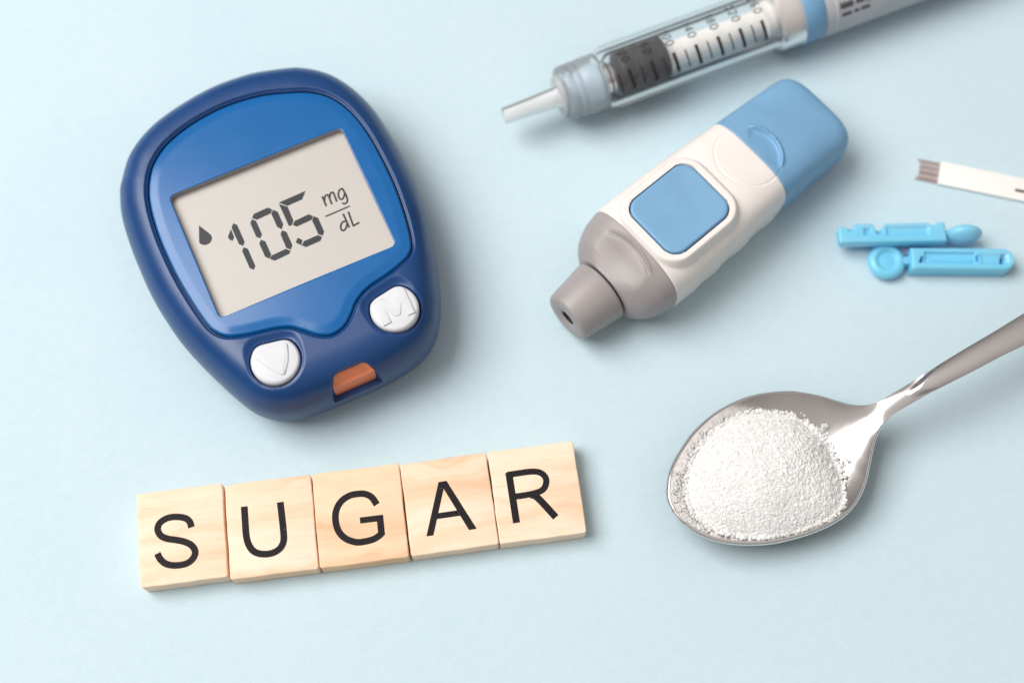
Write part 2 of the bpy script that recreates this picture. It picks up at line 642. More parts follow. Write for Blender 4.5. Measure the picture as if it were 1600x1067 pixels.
for dr, dz in ((0.02, -2.4), (0.8, -2.4)):
    r2 = Rf - dr
    rings.append(np.stack([r2 * np.cos(th), r2 * np.sin(th), Z[-1] + dz], 1))
V = np.concatenate(rings)
F = grid_faces(len(rings), len(th), True)
F.append(tuple(range(len(th)))[::-1])
housing = mesh_obj('housing', V, F, 'navy', meter, sharp=50)

# bright blue front panel with the screen opening
thf = np.linspace(-math.pi, math.pi, 900, endpoint=False)
Rf2 = poly_radius(face_c, thf) - 0.32
WX, WY = 19.6, 15.15
win = np.array(round_rect(WX, WY, 1.25, 14))
wl = catmull(win, 1, True)
dense = []
for i in range(len(win)):
    a, b = win[i], win[(i + 1) % len(win)]
    m = max(1, int(np.linalg.norm(b - a) / 0.15))
    dense += [a + (b - a) * k / m for k in range(m)]
Rw = poly_radius(np.array(dense), thf)
face_e = np.stack([Rf2 * np.cos(thf), Rf2 * np.sin(thf)], 1)
NF = 46
tf = np.concatenate([np.linspace(0, 0.30, 22), np.linspace(0.30, 1, NF - 22 + 1)[1:]])
rr = Rf2[None] + (Rw - Rf2)[None] * tf[:, None]
X, Y = rr * np.cos(thf)[None], rr * np.sin(thf)[None]
df = dist_to(X, Y, face_e[::2])
df[0] = 0
Z = 19.05 + 0.25 * (1 - (X ** 2 + Y ** 2) / 900.0)
Z -= 0.26 * (1 - sstep(0, 2.3, df)) + 0.35 * (1 - sstep(0, 0.35, df))
rings = [np.stack([Rf2 * np.cos(thf), Rf2 * np.sin(thf), np.full_like(thf, 17.0)], 1)]
for i in range(NF):
    rings.append(np.stack([X[i], Y[i], Z[i]], 1))
panel_edge = rings[-1].copy()
for dr, dz in ((0.10, 0.08), ):
    r2 = Rw - dr
    rings.append(np.stack([r2 * np.cos(thf), r2 * np.sin(thf), Z[-1] - dz], 1))
V = np.concatenate(rings)
panel = mesh_obj('front_panel', V, grid_faces(len(rings), len(thf), True), 'face', meter, sharp=60)
r2 = Rw - 0.10
bez = [np.stack([r2 * np.cos(thf), r2 * np.sin(thf), Z[-1] - 0.08], 1), np.stack([r2 * np.cos(thf), r2 * np.sin(thf), np.full_like(thf, 17.3)], 1)]
mesh_obj('screen_surround', np.concatenate(bez), grid_faces(2, len(thf), True), 'bezel', meter)

# the display and what it shows
ZL = 17.5
V, F = prism(round_rect(20.6, 16.2, 1.0), 16.6, ZL)
display = mesh_obj('display', V, F, 'lcd', meter, smooth=False)
SEGS = [[(-10.38, 3.42), (-11.56, 2.04), (-11.56, 1.36), (-11.03, 0.7), (-10.38, 1.45)], [(-9.48, 4.44), (-8.85, 3.77), (-8.81, -0.47), (-9.43, -1.29), (-10.08, -0.5), (-10.15, 3.64)], [(-9.44, -1.58), (-8.77, -2.3), (-8.75, -6.54), (-9.31, -7.23), (-10.0, -6.58), (-10.03, -2.25)], [(-4.77, 4.67), (-1.57, 4.81), (-0.86, 4.02), (-1.5, 3.28), (-4.66, 3.13), (-5.45, 3.91)], [(-5.6, 3.68), (-4.92, 2.98), (-4.9, -0.4), (-5.52, -1.17), (-6.2, -0.48), (-6.21, 2.98)], [(-0.73, 3.88), (0.0, 3.0), (-0.03, -0.19), (-0.73, -1.08), (-1.39, -0.23), (-1.41, 3.19)], [(-5.57, -1.48), (-4.86, -2.2), (-4.82, -5.52), (-5.46, -6.27), (-6.15, -5.51), (-6.2, -2.19)], [(-0.74, -1.32), (-0.03, -2.1), (-0.03, -5.42), (-0.72, -6.21), (-1.43, -5.43), (-1.38, -2.05)], [(-4.92, -5.78), (-1.62, -5.58), (-0.84, -6.45), (-1.36, -6.96), (-4.65, -7.15), (-5.41, -6.36)], [(0.99, 4.92), (7.13, 5.1), (5.75, 3.54), (2.34, 3.43)], [(0.88, 4.63), (2.31, 3.21), (2.24, -0.24), (1.63, -1.06), (0.91, -1.04)], [(2.43, -0.44), (5.7, -0.23), (6.37, -1.0), (5.79, -1.69), (2.38, -1.83), (1.75, -1.11)], [(6.44, -1.07), (7.19, -1.83), (7.15, -5.34), (6.52, -6.01), (5.82, -5.37), (5.81, -1.88)], [(2.48, -5.53), (5.62, -5.48), (6.3, -6.2), (5.63, -6.95), (2.38, -6.99), (1.72, -6.26)], [(1.61, -4.27), (2.32, -5.16), (1.66, -6.17), (0.91, -5.26), (0.88, -5.02)]]
for s in SEGS:
    V, F = prism(s, ZL + 0.004, ZL + 0.03)
    mesh_obj('digit_segment', V, F, 'seg', display, smooth=False)
drop = [(-16.17, 7.02)]
cx, cy, cr = -16.08, 3.62, 1.45
for a in np.linspace(205, 400, 26):
    drop.append((cx + cr * math.cos(R(a - 12)), cy + cr * math.sin(R(a - 12))))
V, F = prism(drop, ZL + 0.004, ZL + 0.03)
mesh_obj('drop_symbol', V, F, 'seg', display, smooth=False)
SW = 0.40
units = {'unit_letter_m': [[(9.84, 2.42), (9.78, -0.04)], [(9.86, 1.2), (10.35, 2.13), (10.82, 2.34), (11.1, 2.0), (10.99, -0.13)], [(11.06, 1.25), (11.6, 2.25), (12.05, 2.42), (12.3, 2.05), (12.18, -0.03)]],
         'unit_letter_g': [[(14.45, 1.9), (14.2, 2.36), (13.65, 2.2), (13.08, 1.34), (13.0, 0.42), (13.4, 0.05), (14.0, 0.45), (14.47, 1.2)], [(14.4, 2.45), (14.52, 0.66), (14.37, -0.5), (14.0, -1.05), (13.45, -1.13), (13.08, -0.74)]],
         'fraction_line': [[(8.67, -2.21), (14.34, -2.09)]],
         'unit_letter_d': [[(12.2, -5.05), (11.7, -4.85), (11.05, -5.19), (10.64, -5.95), (10.7, -6.6), (11.15, -6.74), (11.75, -6.3), (12.2, -5.6)], [(12.32, -3.16), (12.3, -6.69)]],
         'unit_letter_l': [[(13.49, -3.17), (13.2, -6.62)], [(13.05, -6.66), (14.66, -6.41)]]}
for nm, sts in units.items():
    mesh_obj(nm, *join([stroke(s, SW if nm != 'fraction_line' else 0.34, ZL + 0.004, ZL + 0.026 + 0.006 * i) for i, s in enumerate(sts)]), 'seg', display, smooth=False)

# the two rubber keys, with their raised signs
for nm, (c, nrm) in BTN.items():
    key_o = None
    pts = []
    for a in np.linspace(0, 2 * math.pi, 240, endpoint=False):      # outline by marching along rays
        lo, hi = 0.0, 7.0
        for _ in range(26):
            m = (lo + hi) / 2
            if btn_sdf(np.array(c[0] + m * math.cos(a)), np.array(c[1] + m * math.sin(a)), c, nrm) < -0.02:
                lo = m
            else:
                hi = m
        pts.append((math.cos(a) * lo, math.sin(a) * lo))
    P = np.array(pts)
    rings = [np.column_stack([c[0] + P[:, 0], c[1] + P[:, 1], np.full(len(P), 16.4)])]
    for k in np.linspace(0, 1, 8):
        a = math.pi / 2 * k
        f = 1 - 0.14 * (1 - math.cos(a))
        rings.append(np.column_stack([c[0] + P[:, 0] * f, c[1] + P[:, 1] * f, np.full(len(P), 18.35 + 0.85 * math.sin(a))]))
    for f in np.linspace(0.80, 0.02, 12):
        rings.append(np.column_stack([c[0] + P[:, 0] * f, c[1] + P[:, 1] * f, np.full(len(P), 19.2 + 0.32 * (1 - (f / 0.86) ** 2))]))
    V = np.concatenate(rings)
    F = grid_faces(len(rings), len(P), True)
    F.append(tuple((len(rings) - 1) * len(P) + j for j in range(len(P))))
    key_o = mesh_obj('button', V, F, 'rubber', meter, sharp=60)
    key_o['label'] = 'white key with raised triangle' if nm == 'V' else 'white key with raised letter M'
    if nm == 'V':
        tri = catmull([(-3.5, 2.5), (-1.2, 2.85), (1.4, 2.75), (3.3, 2.25), (3.15, 0.6), (2.3, -1.6), (0.9, -3.5), (0.35, -3.75), (-0.4, -3.2), (-2.3, -0.6)], 8, True)
        V, F = prism(tri + np.array(c), 18.9, 19.62, 0.3, 4)
        mesh_obj('triangle_sign', V, F, 'rubber', key_o, sharp=70)
    else:
        a0 = 0.55
        Mp = [(-3.5, -2.9), (-3.5, 2.9), (-1.5, 2.9), (0, 0.2), (1.5, 2.9), (3.5, 2.9), (3.5, -2.9), (1.75, -2.9), (1.75, 0.3), (0.65, -2.1), (-0.65, -2.1), (-1.75, 0.3), (-1.75, -2.9)]
        V, F = prism(np.array(Mp) + np.array(c), 18.9, 19.64, 0.24, 4)
        mesh_obj('letter_sign', V, F, 'rubber', key_o, sharp=70)

# orange strip port in its notch
xs = np.linspace(-1, 1, 25)
prof = [(-34.9, 16.6), (-35.3, 16.2), (-35.6, 15.7), (-35.9, 15.2), (-36.2, 14.7), (-36.5, 14.35), (-36.75, 14.2), (-36.9, 14.1), (-36.95, 13.9), (-36.95, 9.0)]
V = []
for y, z in prof:
    hw = 3.34 + max(0, -35.2 - y) * 0.70
    for x in xs:
        V.append((0.42 + x * hw, y - 0.0 * x, z + 0.9 * abs(x) ** 6 * (1 if z > 13.95 else 0.2)))
mesh_obj('strip_port', V, grid_faces(len(prof), len(xs)), 'orange', meter)

# ------------------------------------------------------------------ wooden letter tiles
TH = 5.0
TILES = {
    'S': ((-66.99, -43.52), 7.5, (17.55, 19.45), 'wood', 'leftmost pale wooden tile printed with a black letter S',
          [([(2.07, 1.31), (1.77, 2.48), (0.96, 3.34), (-0.72, 3.86), (-2.67, 3.87), (-4.29, 3.03), (-4.77, 1.71), (-4.17, 0.39), (-2.87, -0.4), (-1.2, -0.87), (0.47, -1.46), (1.87, -2.39), (2.53, -3.71), (2.1, -5.01), (0.72, -5.94), (-1.46, -6.07), (-3.36, -5.52), (-4.52, -4.39), (-5.06, -3.14)], 1.3)]),
    'U': ((-48.99, -41.75), 7.32, (17.75, 19.7), 'wood', 'pale wooden tile printed with a black letter U',
          [([(-5.12, 4.81), (-5.12, 1.8), (-5.08, -1.41), (-4.6, -3.46), (-3.6, -4.82), (-1.95, -5.48), (-0.01, -5.48), (1.5, -4.74), (2.33, -3.36), (2.46, -1.38), (2.36, 1.8), (2.24, 4.79)], 1.32)]),
    'G': ((-31.02, -39.43), 7.44, (18.05, 19.7), 'wood_dark', 'darker honey wooden tile printed with a black letter G',
          [([(3.66, 1.73), (2.82, 3.31), (1.67, 4.17), (0.22, 4.46), (-1.77, 4.29), (-3.59, 3.26), (-4.74, 1.39), (-4.98, -0.84), (-4.5, -2.9), (-3.3, -4.43), (-1.67, -5.31), (-0.23, -5.57), (1.99, -5.37), (3.3, -4.85), (4.1, -4.3)], 1.3),
           ([(4.03, -0.51), (4.02, -4.75)], 1.3), ([(4.68, -1.14), (-0.06, -1.11)], 1.2)]),
    'A': ((-12.87, -37.06), 8.34, (17.9, 19.4), 'wood', 'pale wooden tile printed with a black letter A',
          [([(-1.55, 4.82), (-5.42, -6.02), (-3.98, -6.05), (-0.68, 3.25), (3.3, -6.0), (4.9, -5.95), (0.12, 4.84)], 0), ([(-3.0, -2.2), (2.1, -2.2)], 1.15)]),
    'R': ((5.08, -34.58), 7.69, (17.85, 19.5), 'wood', 'rightmost pale wooden tile printed with a black letter R',
          [([(-5.15, 4.83), (-4.98, -5.84)], 1.38), ([(-5.5, 4.36), (-3.2, 4.40), (-0.54, 4.39), (1.15, 3.98), (2.12, 2.95), (2.19, 1.67), (1.38, 0.37), (-0.19, -0.18), (-2.4, -0.36), (-4.93, -0.38)], 1.22),
           ([(-1.3, -0.45), (-0.52, -0.77), (0.55, -1.98), (3.1, -5.75)], 1.38)]),
}
for k, (loc, ang, size, wmat, lab, sts) in TILES.items():
    tile = thing('letter_tile', lab, 'letter tile', (loc[0], loc[1], 0), ang, 'wooden letter tiles in a row')
    P = np.array(round_rect(size[0] / 2, size[1] / 2, 0.55, 6))
    P = np.concatenate([[P[i] + (P[(i + 1) % len(P)] - P[i]) * q for q in np.linspace(0, 1, 12, endpoint=False)] if np.linalg.norm(P[(i + 1) % len(P)] - P[i]) > 3 else [P[i]] for i in range(len(P))])
    ph = rng.uniform(0, 6.28, 4)
    ang_ = np.arctan2(P[:, 1], P[:, 0])
    wob = 0.035 * np.sin(5 * ang_ + ph[0]) + 0.025 * np.sin(11 * ang_ + ph[1]) + rng.normal(0, 0.012, len(P))
    P = P * (1 + wob / 9)[:, None]
    V, F = prism(P, 0.02, TH, 0.26, 4)
    mesh_obj('wood_block', V, F, wmat, tile, sharp=55)
    parts = [prism(s, TH + 0.004, TH + 0.03) if w == 0 else stroke(s, w * 1.06, TH + 0.004, TH + 0.018 + 0.008 * i, n=9) for i, (s, w) in enumerate(sts)]
    mesh_obj('letter', *join(parts), 'tile_ink', tile, smooth=False)

# ------------------------------------------------------------------ lancing device
lan = thing('lancing_device', 'white and light blue lancing device with warm grey nose', 'lancing device', (11.42, 2.30, 0), 40.8)
XK = np.array([10.75, 11.1, 11.8, 13.0, 14.5, 16.5, 19.8, 26, 36, 46, 53, 62, 70, 72.5])
HW = np.array([7.3, 8.2, 9.4, 10.7, 11.6, 12.4, 12.9, 12.9, 12.6, 12.0, 11.6, 11.3, 11.1, 11.0])
HH = np.array([6.9, 7.2, 7.6, 8.1, 8.5, 8.9, 9.2, 9.25, 9.2, 9.0, 8.7, 8.1, 7.4, 7.2])
EN = np.array([2.1, 2.15, 2.2, 2.3, 2.35, 2.5, 2.8, 3.1, 3.3, 3.4, 3.5, 3.6, 3.6, 3.6])
XEND, RC = 75.6, 4.0


def smooth_interp(x, xk, yk, s=0.8):
    k = np.linspace(-1.5, 1.5, 13)
    w = np.exp(-k * k)
    return sum(wi * np.interp(x + ki * s, xk, yk) for wi, ki in zip(w, k)) / w.sum()


def lan_section(x, n=380):
    hw = float(smooth_interp(x, XK, HW, 0.35))
    hh = float(smooth_interp(x, XK, HH, 0.5))
    e = float(np.interp(x, XK, EN))
    zc = hh + 0.15 if x > 13 else float(np.interp(x, [10.75, 13], [7.5, 8.25]))
    if x > XEND - RC:
        q = math.sqrt(max(0, RC * RC - (x - (XEND - RC)) ** 2))
        hw -= RC - q
        hh -= (RC - q) * 0.72
    a = np.linspace(0, 2 * np.pi, 1200, endpoint=False)
    c, s = np.cos(a), np.sin(a)
    y = hw * np.sign(c) * np.abs(c) ** (2 / e)
    z = zc + hh * np.sign(s) * np.abs(s) ** (2 / e)
    # grip ripples low on the long sides
    L = np.concatenate([[0], np.cumsum(np.hypot(np.diff(np.append(y, y[0])), np.diff(np.append(z, z[0]))))])
    u = np.linspace(0, L[-1], n, endpoint=False)
    y2 = np.interp(u, L, np.append(y, y[0]))
    z2 = np.interp(u, L, np.append(z, z[0]))
    return y2, z2, zc, hh


def rrect_sdf(x, y, hx, hy, r):
    a, b = np.abs(x) - hx + r, np.abs(y) - hy + r
    return np.minimum(np.maximum(a, b), 0) + np.hypot(np.maximum(a, 0), np.maximum(b, 0)) - r


BCX, BCY = 31.0, -0.15


def lan_loft(name, x0, x1, mat, cap0=True, cap1=True, dx=0.2):
    xs = np.linspace(x0, x1, int((x1 - x0) / dx) + 1)
    if x1 >= XEND - 0.01:
        xs = np.concatenate([xs[xs < XEND - RC], XEND - RC + RC * np.sin(np.linspace(0, math.pi / 2 * 0.97, 24))])
    rings = []
    for i, x in enumerate(xs):
        y, z, zc, hh = lan_section(x)
        X = np.full_like(y, x)
        topw = sstep(zc + 0.35 * hh, zc + 0.8 * hh, z)
        # raised frame round the button and its pocket
        sd = rrect_sdf(X - BCX, y - BCY, 8.75, 7.8, 3.3)
        dz = 1.15 * (1 - sstep(1.35, 2.6, sd)) - 0.15 * (1 - sstep(0.4, 1.2, sd))
        if 18.5 < x < 45:
            flat = 18.95 + 0.6
            blend = (1 - sstep(1.2, 2.4, sd)) * topw
            z = z + dz * topw
            z = z * (1 - blend) + flat * blend
            z = z - 1.9 * (1 - sstep(0.02, 0.16, sd)) * topw
        # thumb circle across the white / blue seam
        rx, ry = X - 51.6, y + 0.1
        rad = np.hypot(rx, ry)
        if x <= 53:
            z = z - 0.16 * np.exp(-((rad - 7.4) / 0.17) ** 2) * topw
        else:
            an = np.arctan2(ry, rx)
            win_ = 1 - sstep(R(42), R(58), np.abs(an + R(8)))
            z = z + topw * win_ * (0.55 * np.exp(-((rad - 7.35) / 0.36) ** 2) - 0.45 * (1 - sstep(6.4, 7.2, rad)) * sstep(2.5, 6.6, rad))
            z = z - 0.10 * np.exp(-((rad - 7.4) / 0.16) ** 2) * topw * (1 - win_)
        # dished finger rest on the grey head, with a ridge behind it
        if x < 20:
            q = ((X - 14.3) / 4.6) ** 2 + ((y + 0.1) / 7.0) ** 2
            z = z - 1.5 * (1 - np.clip(q, 0, 1)) ** 1.4 * topw
            arc = X - (18.7 - 0.036 * (y + 0.1) ** 2)
            inside = 1 - sstep(5.4, 7.0, np.abs(y + 0.1))
            z = z + topw * inside * (0.34 * np.exp(-((arc - 0.15) / 0.26) ** 2) - 0.25 * np.exp(-((arc + 0.5) / 0.35) ** 2))
        # ripples on the sides
        if 26 < x < 73:
            side = (1 - sstep(zc - 0.1 * hh, zc + 0.25 * hh, z)) * sstep(zc - 0.95 * hh, zc - 0.4 * hh, z)
            y = y * (1 - 0.030 * side * (0.5 + 0.5 * math.cos((x - 27) / 9.0 * 2 * math.pi)) * sstep(26, 30, np.array(x)) * (1 - sstep(68, 73, np.array(x))))
        # soft edge where the part meets its neighbour
        e = min(x - x0 if cap0 else 9, x1 - x if cap1 else 9)
        if e < 0.25 and not (x1 >= XEND - 0.01 and x1 - x < 1):
            k = 1 - 0.012 * (1 - e / 0.25) ** 2
            y, z = y * k, zc + (z - zc) * k
        rings.append(np.column_stack([X, y, z]))
    n = len(rings[0])
    V = np.concatenate(rings)
    F = grid_faces(len(rings), n, True)
    F.append(tuple(range(n))[::-1])
    F.append(tuple((len(rings) - 1) * n + j for j in range(n)))
    return mesh_obj(name, V, F, mat, lan, sharp=48)


lan_loft('grey_head', 10.75, 19.72, 'lgrey', False, True, 0.16)
lan_loft('white_body', 19.78, 52.96, 'lwhite', dx=0.15)
lan_loft('blue_end_cap', 53.02, XEND, 'lblue', True, False, 0.18)
prof = [(0.6, 1.75), (0.42, 1.9), (0.3, 2.4), (0.1, 2.9), (0.0, 3.3), (0.0, 4.6), (0.12, 5.2), (0.45, 5.65), (1.0, 5.85), (5.5, 6.5), (9.6, 7.1), (10.0, 7.08), (10.15, 6.9), (10.2, 5.6), (12.5, 5.4)]
cone = mesh_obj('nose_cap', *lathe(prof, 128, 0.0, 7.45, False), 'lgrey', lan, sharp=50)
mesh_obj('needle_hole', *lathe([(4.3, 0.02), (4.3, 1.7), (0.62, 1.76)], 48, 0, 7.45, False), 'dark', cone)  # bore wall coloured dark to give the shade inside the hole
mesh_obj('neck_gap_shade', *lathe([(10.0, 6.2), (11.8, 6.2)], 96, 0, 7.45), 'dark', lan)  # dark band added for the shade in the groove behind the nose
bp = np.array(round_rect(8.62, 7.67, 3.2, 16, BCX, BCY))
cen = np.array([BCX, BCY])
rings = [np.column_stack([bp, np.full(len(bp), 17.0)])]
for k in np.linspace(0, 1, 7):
    a = math.pi / 2 * k
    f = 1 - 0.055 * (1 - math.cos(a))
    rings.append(np.column_stack([cen + (bp - cen) * f, np.full(len(bp), 19.35 + 0.45 * math.sin(a))]))
for f in np.linspace(0.9, 0.03, 12):
    rings.append(np.column_stack([cen + (bp - cen) * f, np.full(len(bp), 19.8 - 0.28 * (1 - (f / 0.945) ** 2))]))
F = grid_faces(len(rings), len(bp), True)
F.append(tuple((len(rings) - 1) * len(bp) + j for j in range(len(bp))))
mesh_obj('release_button', np.concatenate(rings), F, 'lblue', lan, sharp=50)

# ------------------------------------------------------------------ insulin pen
AZ = 8.55
pen = thing('insulin_pen', 'clear insulin pen with black plunger and numbered scale', 'insulin pen', (-1.9, 50.25, 0), 22.6)


def pen_lathe(name, prof, mat, seg=128, close=True, parent=pen, sharp=40):
    return mesh_obj(name, *lathe(prof, seg, 0, AZ, close), mat, parent, sharp=sharp)


pen_lathe('needle_shield', [(0.0, 1.2), (0.0, 1.75), (0.15, 1.9), (6, 2.05), (12.2, 2.3), (13.0, 2.8), (13.4, 3.2)], 'shield', close=False)
pen_lathe('needle', [(3.0, 0.16), (14.0, 0.16)], 'crimp', 24)
pen_lathe('shield_flange', [(13.2, 0.5), (13.2, 4.2), (13.4, 4.5), (14.0, 4.6), (14.4, 4.5)], 'shield', close=False)
hp = [(14.2, 3.0), (14.2, 5.4), (14.5, 5.95), (15.1, 6.25), (16.3, 6.3), (16.5, 6.15), (16.9, 6.15), (17.1, 6.32), (18.1, 6.34), (18.3, 6.2), (18.7, 6.2), (18.9, 6.36), (23.2, 6.45), (23.5, 6.3), (23.6, 5.8)]
hub = pen_lathe('needle_hub', hp, 'hub', close=False)
pen_lathe('hub_core', [(14.6, 0.3), (14.8, 2.6), (20.0, 3.4), (22.6, 4.2), (23.2, 4.2)], 'lancet_pale', close=False, parent=hub)
holder = pen_lathe('cartridge_holder', [(23.2, 5.5), (23.5, 6.4), (24.2, 6.8), (25.2, 6.95), (27, 7.05), (64.2, 7.15), (65.5, 7.3), (66.4, 7.6)], 'holder', close=False)
pen_lathe('cartridge', [(24.6, 2.6), (25.4, 4.2), (26.6, 5.3), (28, 5.45), (66, 5.45)], 'glass', close=False)
pen_lathe('crimp_cap', [(23.9, 0.1), (23.9, 3.3), (24.2, 3.6), (25.9, 3.7), (26.2, 3.6), (26.4, 3.2), (26.9, 3.0)], 'crimp')
pp = [(27.1, 0.1), (27.1, 2.0), (27.4, 3.6), (27.9, 4.7), (28.6, 5.1)]
for k in range(3):
    x = 28.8 + k * 3.2
    pp += [(x, 5.1), (x + 1.6, 5.1), (x + 1.9, 4.75), (x + 2.9, 4.75)]
pp += [(38.2, 5.15), (38.9, 5.15), (39.1, 5.1), (39.1, 0.1)]
pen_lathe('plunger', pp, 'plunger')
rp = [(39.2, 0.1), (39.2, 3.6), (39.5, 3.7), (40.4, 3.7), (40.8, 3.0), (41.4, 2.85)]
x = 42.0
while x < 62.5:                                  # faint thread on the ivory rod
    rp += [(x, 2.85), (x + 0.9, 2.95), (x + 1.8, 2.85)]
    x += 2.0
rp += [(63.5, 2.85), (64.0, 4.2), (65.8, 4.2), (65.8, 0.1)]
pen_lathe('plunger_rod', rp, 'rod', sharp=30)
pen_lathe('collar', [(65.4, 5.4), (65.5, 7.4), (65.9, 7.8), (66.6, 8.0), (70.6, 8.1), (71.2, 8.25)], 'collar', close=False)
pen_lathe('collar_sleeve', [(66.2, 0.1), (66.2, 6.6), (71.2, 6.8)], 'rod')
pen_lathe('colour_ring', [(71.15, 7.0), (71.2, 8.2), (71.4, 8.34), (76.0, 8.36), (76.2, 8.2), (76.2, 7.0)], 'lblue')
barrel = pen_lathe('barrel', [(76.25, 7.0), (76.3, 8.2), (76.6, 8.4), (78.6, 8.42), (78.7, 8.45), (128, 8.5), (129, 8.2), (129, 0.1)], 'label')

SF = {'0': [[(0.3 + 0.27 * math.cos(a), 0.5 + 0.47 * math.sin(a)) for a in np.linspace(0, 2 * math.pi, 29)]],
      '1': [[(0.12, 0.78), (0.34, 0.96)], [(0.34, 1.0), (0.34, 0.0)]],
      '2': [[(0.06, 0.74), (0.12, 0.92), (0.3, 0.98), (0.5, 0.9), (0.52, 0.7), (0.36, 0.42), (0.06, 0.06)], [(0.04, 0.04), (0.56, 0.04)]],
      '4': [[(0.44, 0.0), (0.44, 1.0)], [(0.44, 0.96), (0.04, 0.3)], [(0.02, 0.28), (0.58, 0.28)]],
      '6': [[(0.5, 0.88), (0.34, 0.98), (0.14, 0.8), (0.06, 0.42), (0.14, 0.1), (0.32, 0.03), (0.5, 0.14), (0.53, 0.36), (0.4, 0.56), (0.22, 0.55), (0.08, 0.36)]],
      '8': [[(0.3 + 0.22 * math.cos(a), 0.74 + 0.23 * math.sin(a)) for a in np.linspace(0, 2 * math.pi, 21)], [(0.3 + 0.27 * math.cos(a), 0.27 + 0.25 * math.sin(a)) for a in np.linspace(0, 2 * math.pi, 23)]]}


def on_cyl(parts, radius):
    """flat ink (along axis, round the barrel) laid on the pen's surface"""
    V, F = [], []
    for k, (L, Rr) in enumerate(parts):
        o = len(V)
        for q in (L, Rr):
            for ax, s in q:
                r = radius + 0.012 + 0.006 * k
                a = math.pi / 2 - s / radius            # s grows towards the camera side
                V.append((ax, -r * math.cos(a), AZ + r * math.sin(a)))
        n = len(L)
        F += [(o + i, o + i + 1, o + n + i + 1, o + n + i) for i in range(n - 1)]
    return V, F


def lin(a, b, n):
    return np.array([np.array(a) + (np.array(b) - np.array(a)) * t for t in np.linspace(0, 1, n)])


for ang_, mt_, rr_ in ((-14, 'shield', 0.34), (150, 'holder', 0.3)):      # near bar: refracted highlight added as a pale shape; far bar: moulded rail
    V, F = lathe([(25.5, rr_ * 0.6), (26.0, rr_), (62.5, rr_), (63.2, rr_ * 0.6)], 16, -7.0 * math.cos(R(ang_)), AZ + 7.0 * math.sin(R(ang_)))
    mesh_obj('holder_glint_rail', V, F, mt_, holder)
RAD = 7.16
for k, num in enumerate(['20', '60', '100', '140', '180', '220', '260']):
    xk = 28.85 + 5.42 * k
    mesh_obj('scale_mark', *on_cyl([ribbon2d(lin((xk - 0.2, 3.2), (xk + 0.2, 7.9), 14), 0.78)], RAD), 'black', holder)
    xt = xk - 2.71 if k == 0 else xk - 2.71
    mesh_obj('scale_mark', *on_cyl([ribbon2d(lin((xt - 0.15, 3.4), (xt + 0.2, 7.6), 14), 0.34)], RAD), 'black', holder)
    parts = []
    gh, gw = 1.95, 1.75
    for j, ch in enumerate(num[::-1]):
        s0 = 0.35 - j * 1.66
        for st in SF[ch]:
            P = catmull(st, 6) if len(st) > 4 else lin(st[0], st[-1], 8) if len(st) == 2 else catmull(st, 6)
            Q = np.column_stack([xk + (P[:, 1]) * gh - 1.1, s0 + P[:, 0] * gw])
            parts.append(ribbon2d(Q, 0.27))
    mesh_obj('scale_number', *on_cyl(parts, RAD), 'black', holder)
# small print on the label, too blurred to read: rows of ink
r_ = random.Random(3)
for row, s in enumerate((2.4, 4.8, 7.2, 9.4)):
    x = 79.6 + (0.3 if row % 2 else 0)
    parts = []
    while x < 112:
        w = r_.uniform(0.9, 3.6)
        for q in np.arange(x, x + w, 0.42):
            h = r_.uniform(0.55, 0.88) if row < 3 else 0.45
            parts.append(ribbon2d(lin((q, s - h), (q + 0.05, s + h), 4), 0.27))
        parts.append(ribbon2d(lin((x, s + 0.1), (x + w, s + 0.1), 8), 0.42))
        x += w + r_.uniform(0.5, 0.9)
        if row == 3 and x > 86:
            break
    mesh_obj('label_print', *on_cyl(parts[:900], 8.50), 'print', barrel)
mesh_obj('label_edge', *on_cyl([ribbon2d(lin((78.7, -9), (78.7, 13), 60), 0.18)], 8.46), 'rod', barrel)

# ------------------------------------------------------------------ test strip
P0, P1 = np.array([91.5, 41.43]), np.array([115.1, 35.93])
sa = math.degrees(math.atan2(*(P1 - P0)[::-1]))
ts = thing('test_strip', 'white paper test strip with grey contacts at its tip', 'test strip', (P0[0], P0[1], 0), sa)
HWs = 2.72
V, F = prism([(5.1, -2.85), (42, -2.85), (42, 2.85), (5.1, 2.85)], 0.32, 0.85, 0.1, 2)
card = mesh_obj('strip_card', V, F, 'strip', ts)
tip = [(-0.1, -2.62), (6, -2.75), (6, 2.75), (-0.1, 2.62), (0.2, 2.2), (0.75, 1.55), (0.6, 0.9), (0.75, 0.2), (0.65, -0.6), (0.75, -1.2), (0.2, -1.9)]
V, F = prism(tip, 0.03, 0.30)
mesh_obj('contact_tip', V, F, 'contact', ts, smooth=False)
for y in (-2.15, -0.65, 0.75, 2.3):
    w = 0.36 if y in (-0.65, -2.15) else 0.2
    V, F = prism([(0.8, y - w), (5.09, y - w), (5.09, y + w), (0.8, y + w)], 0.304, 0.315)
    mesh_obj('contact_trace', V, F, 'trace', ts, smooth=False)
V, F = prism([(22.2, -0.85), (30, -0.85), (30, -0.2), (22.2, -0.2)], 0.854, 0.862)
mesh_obj('printed_mark', V, F, 'black', card, smooth=False)

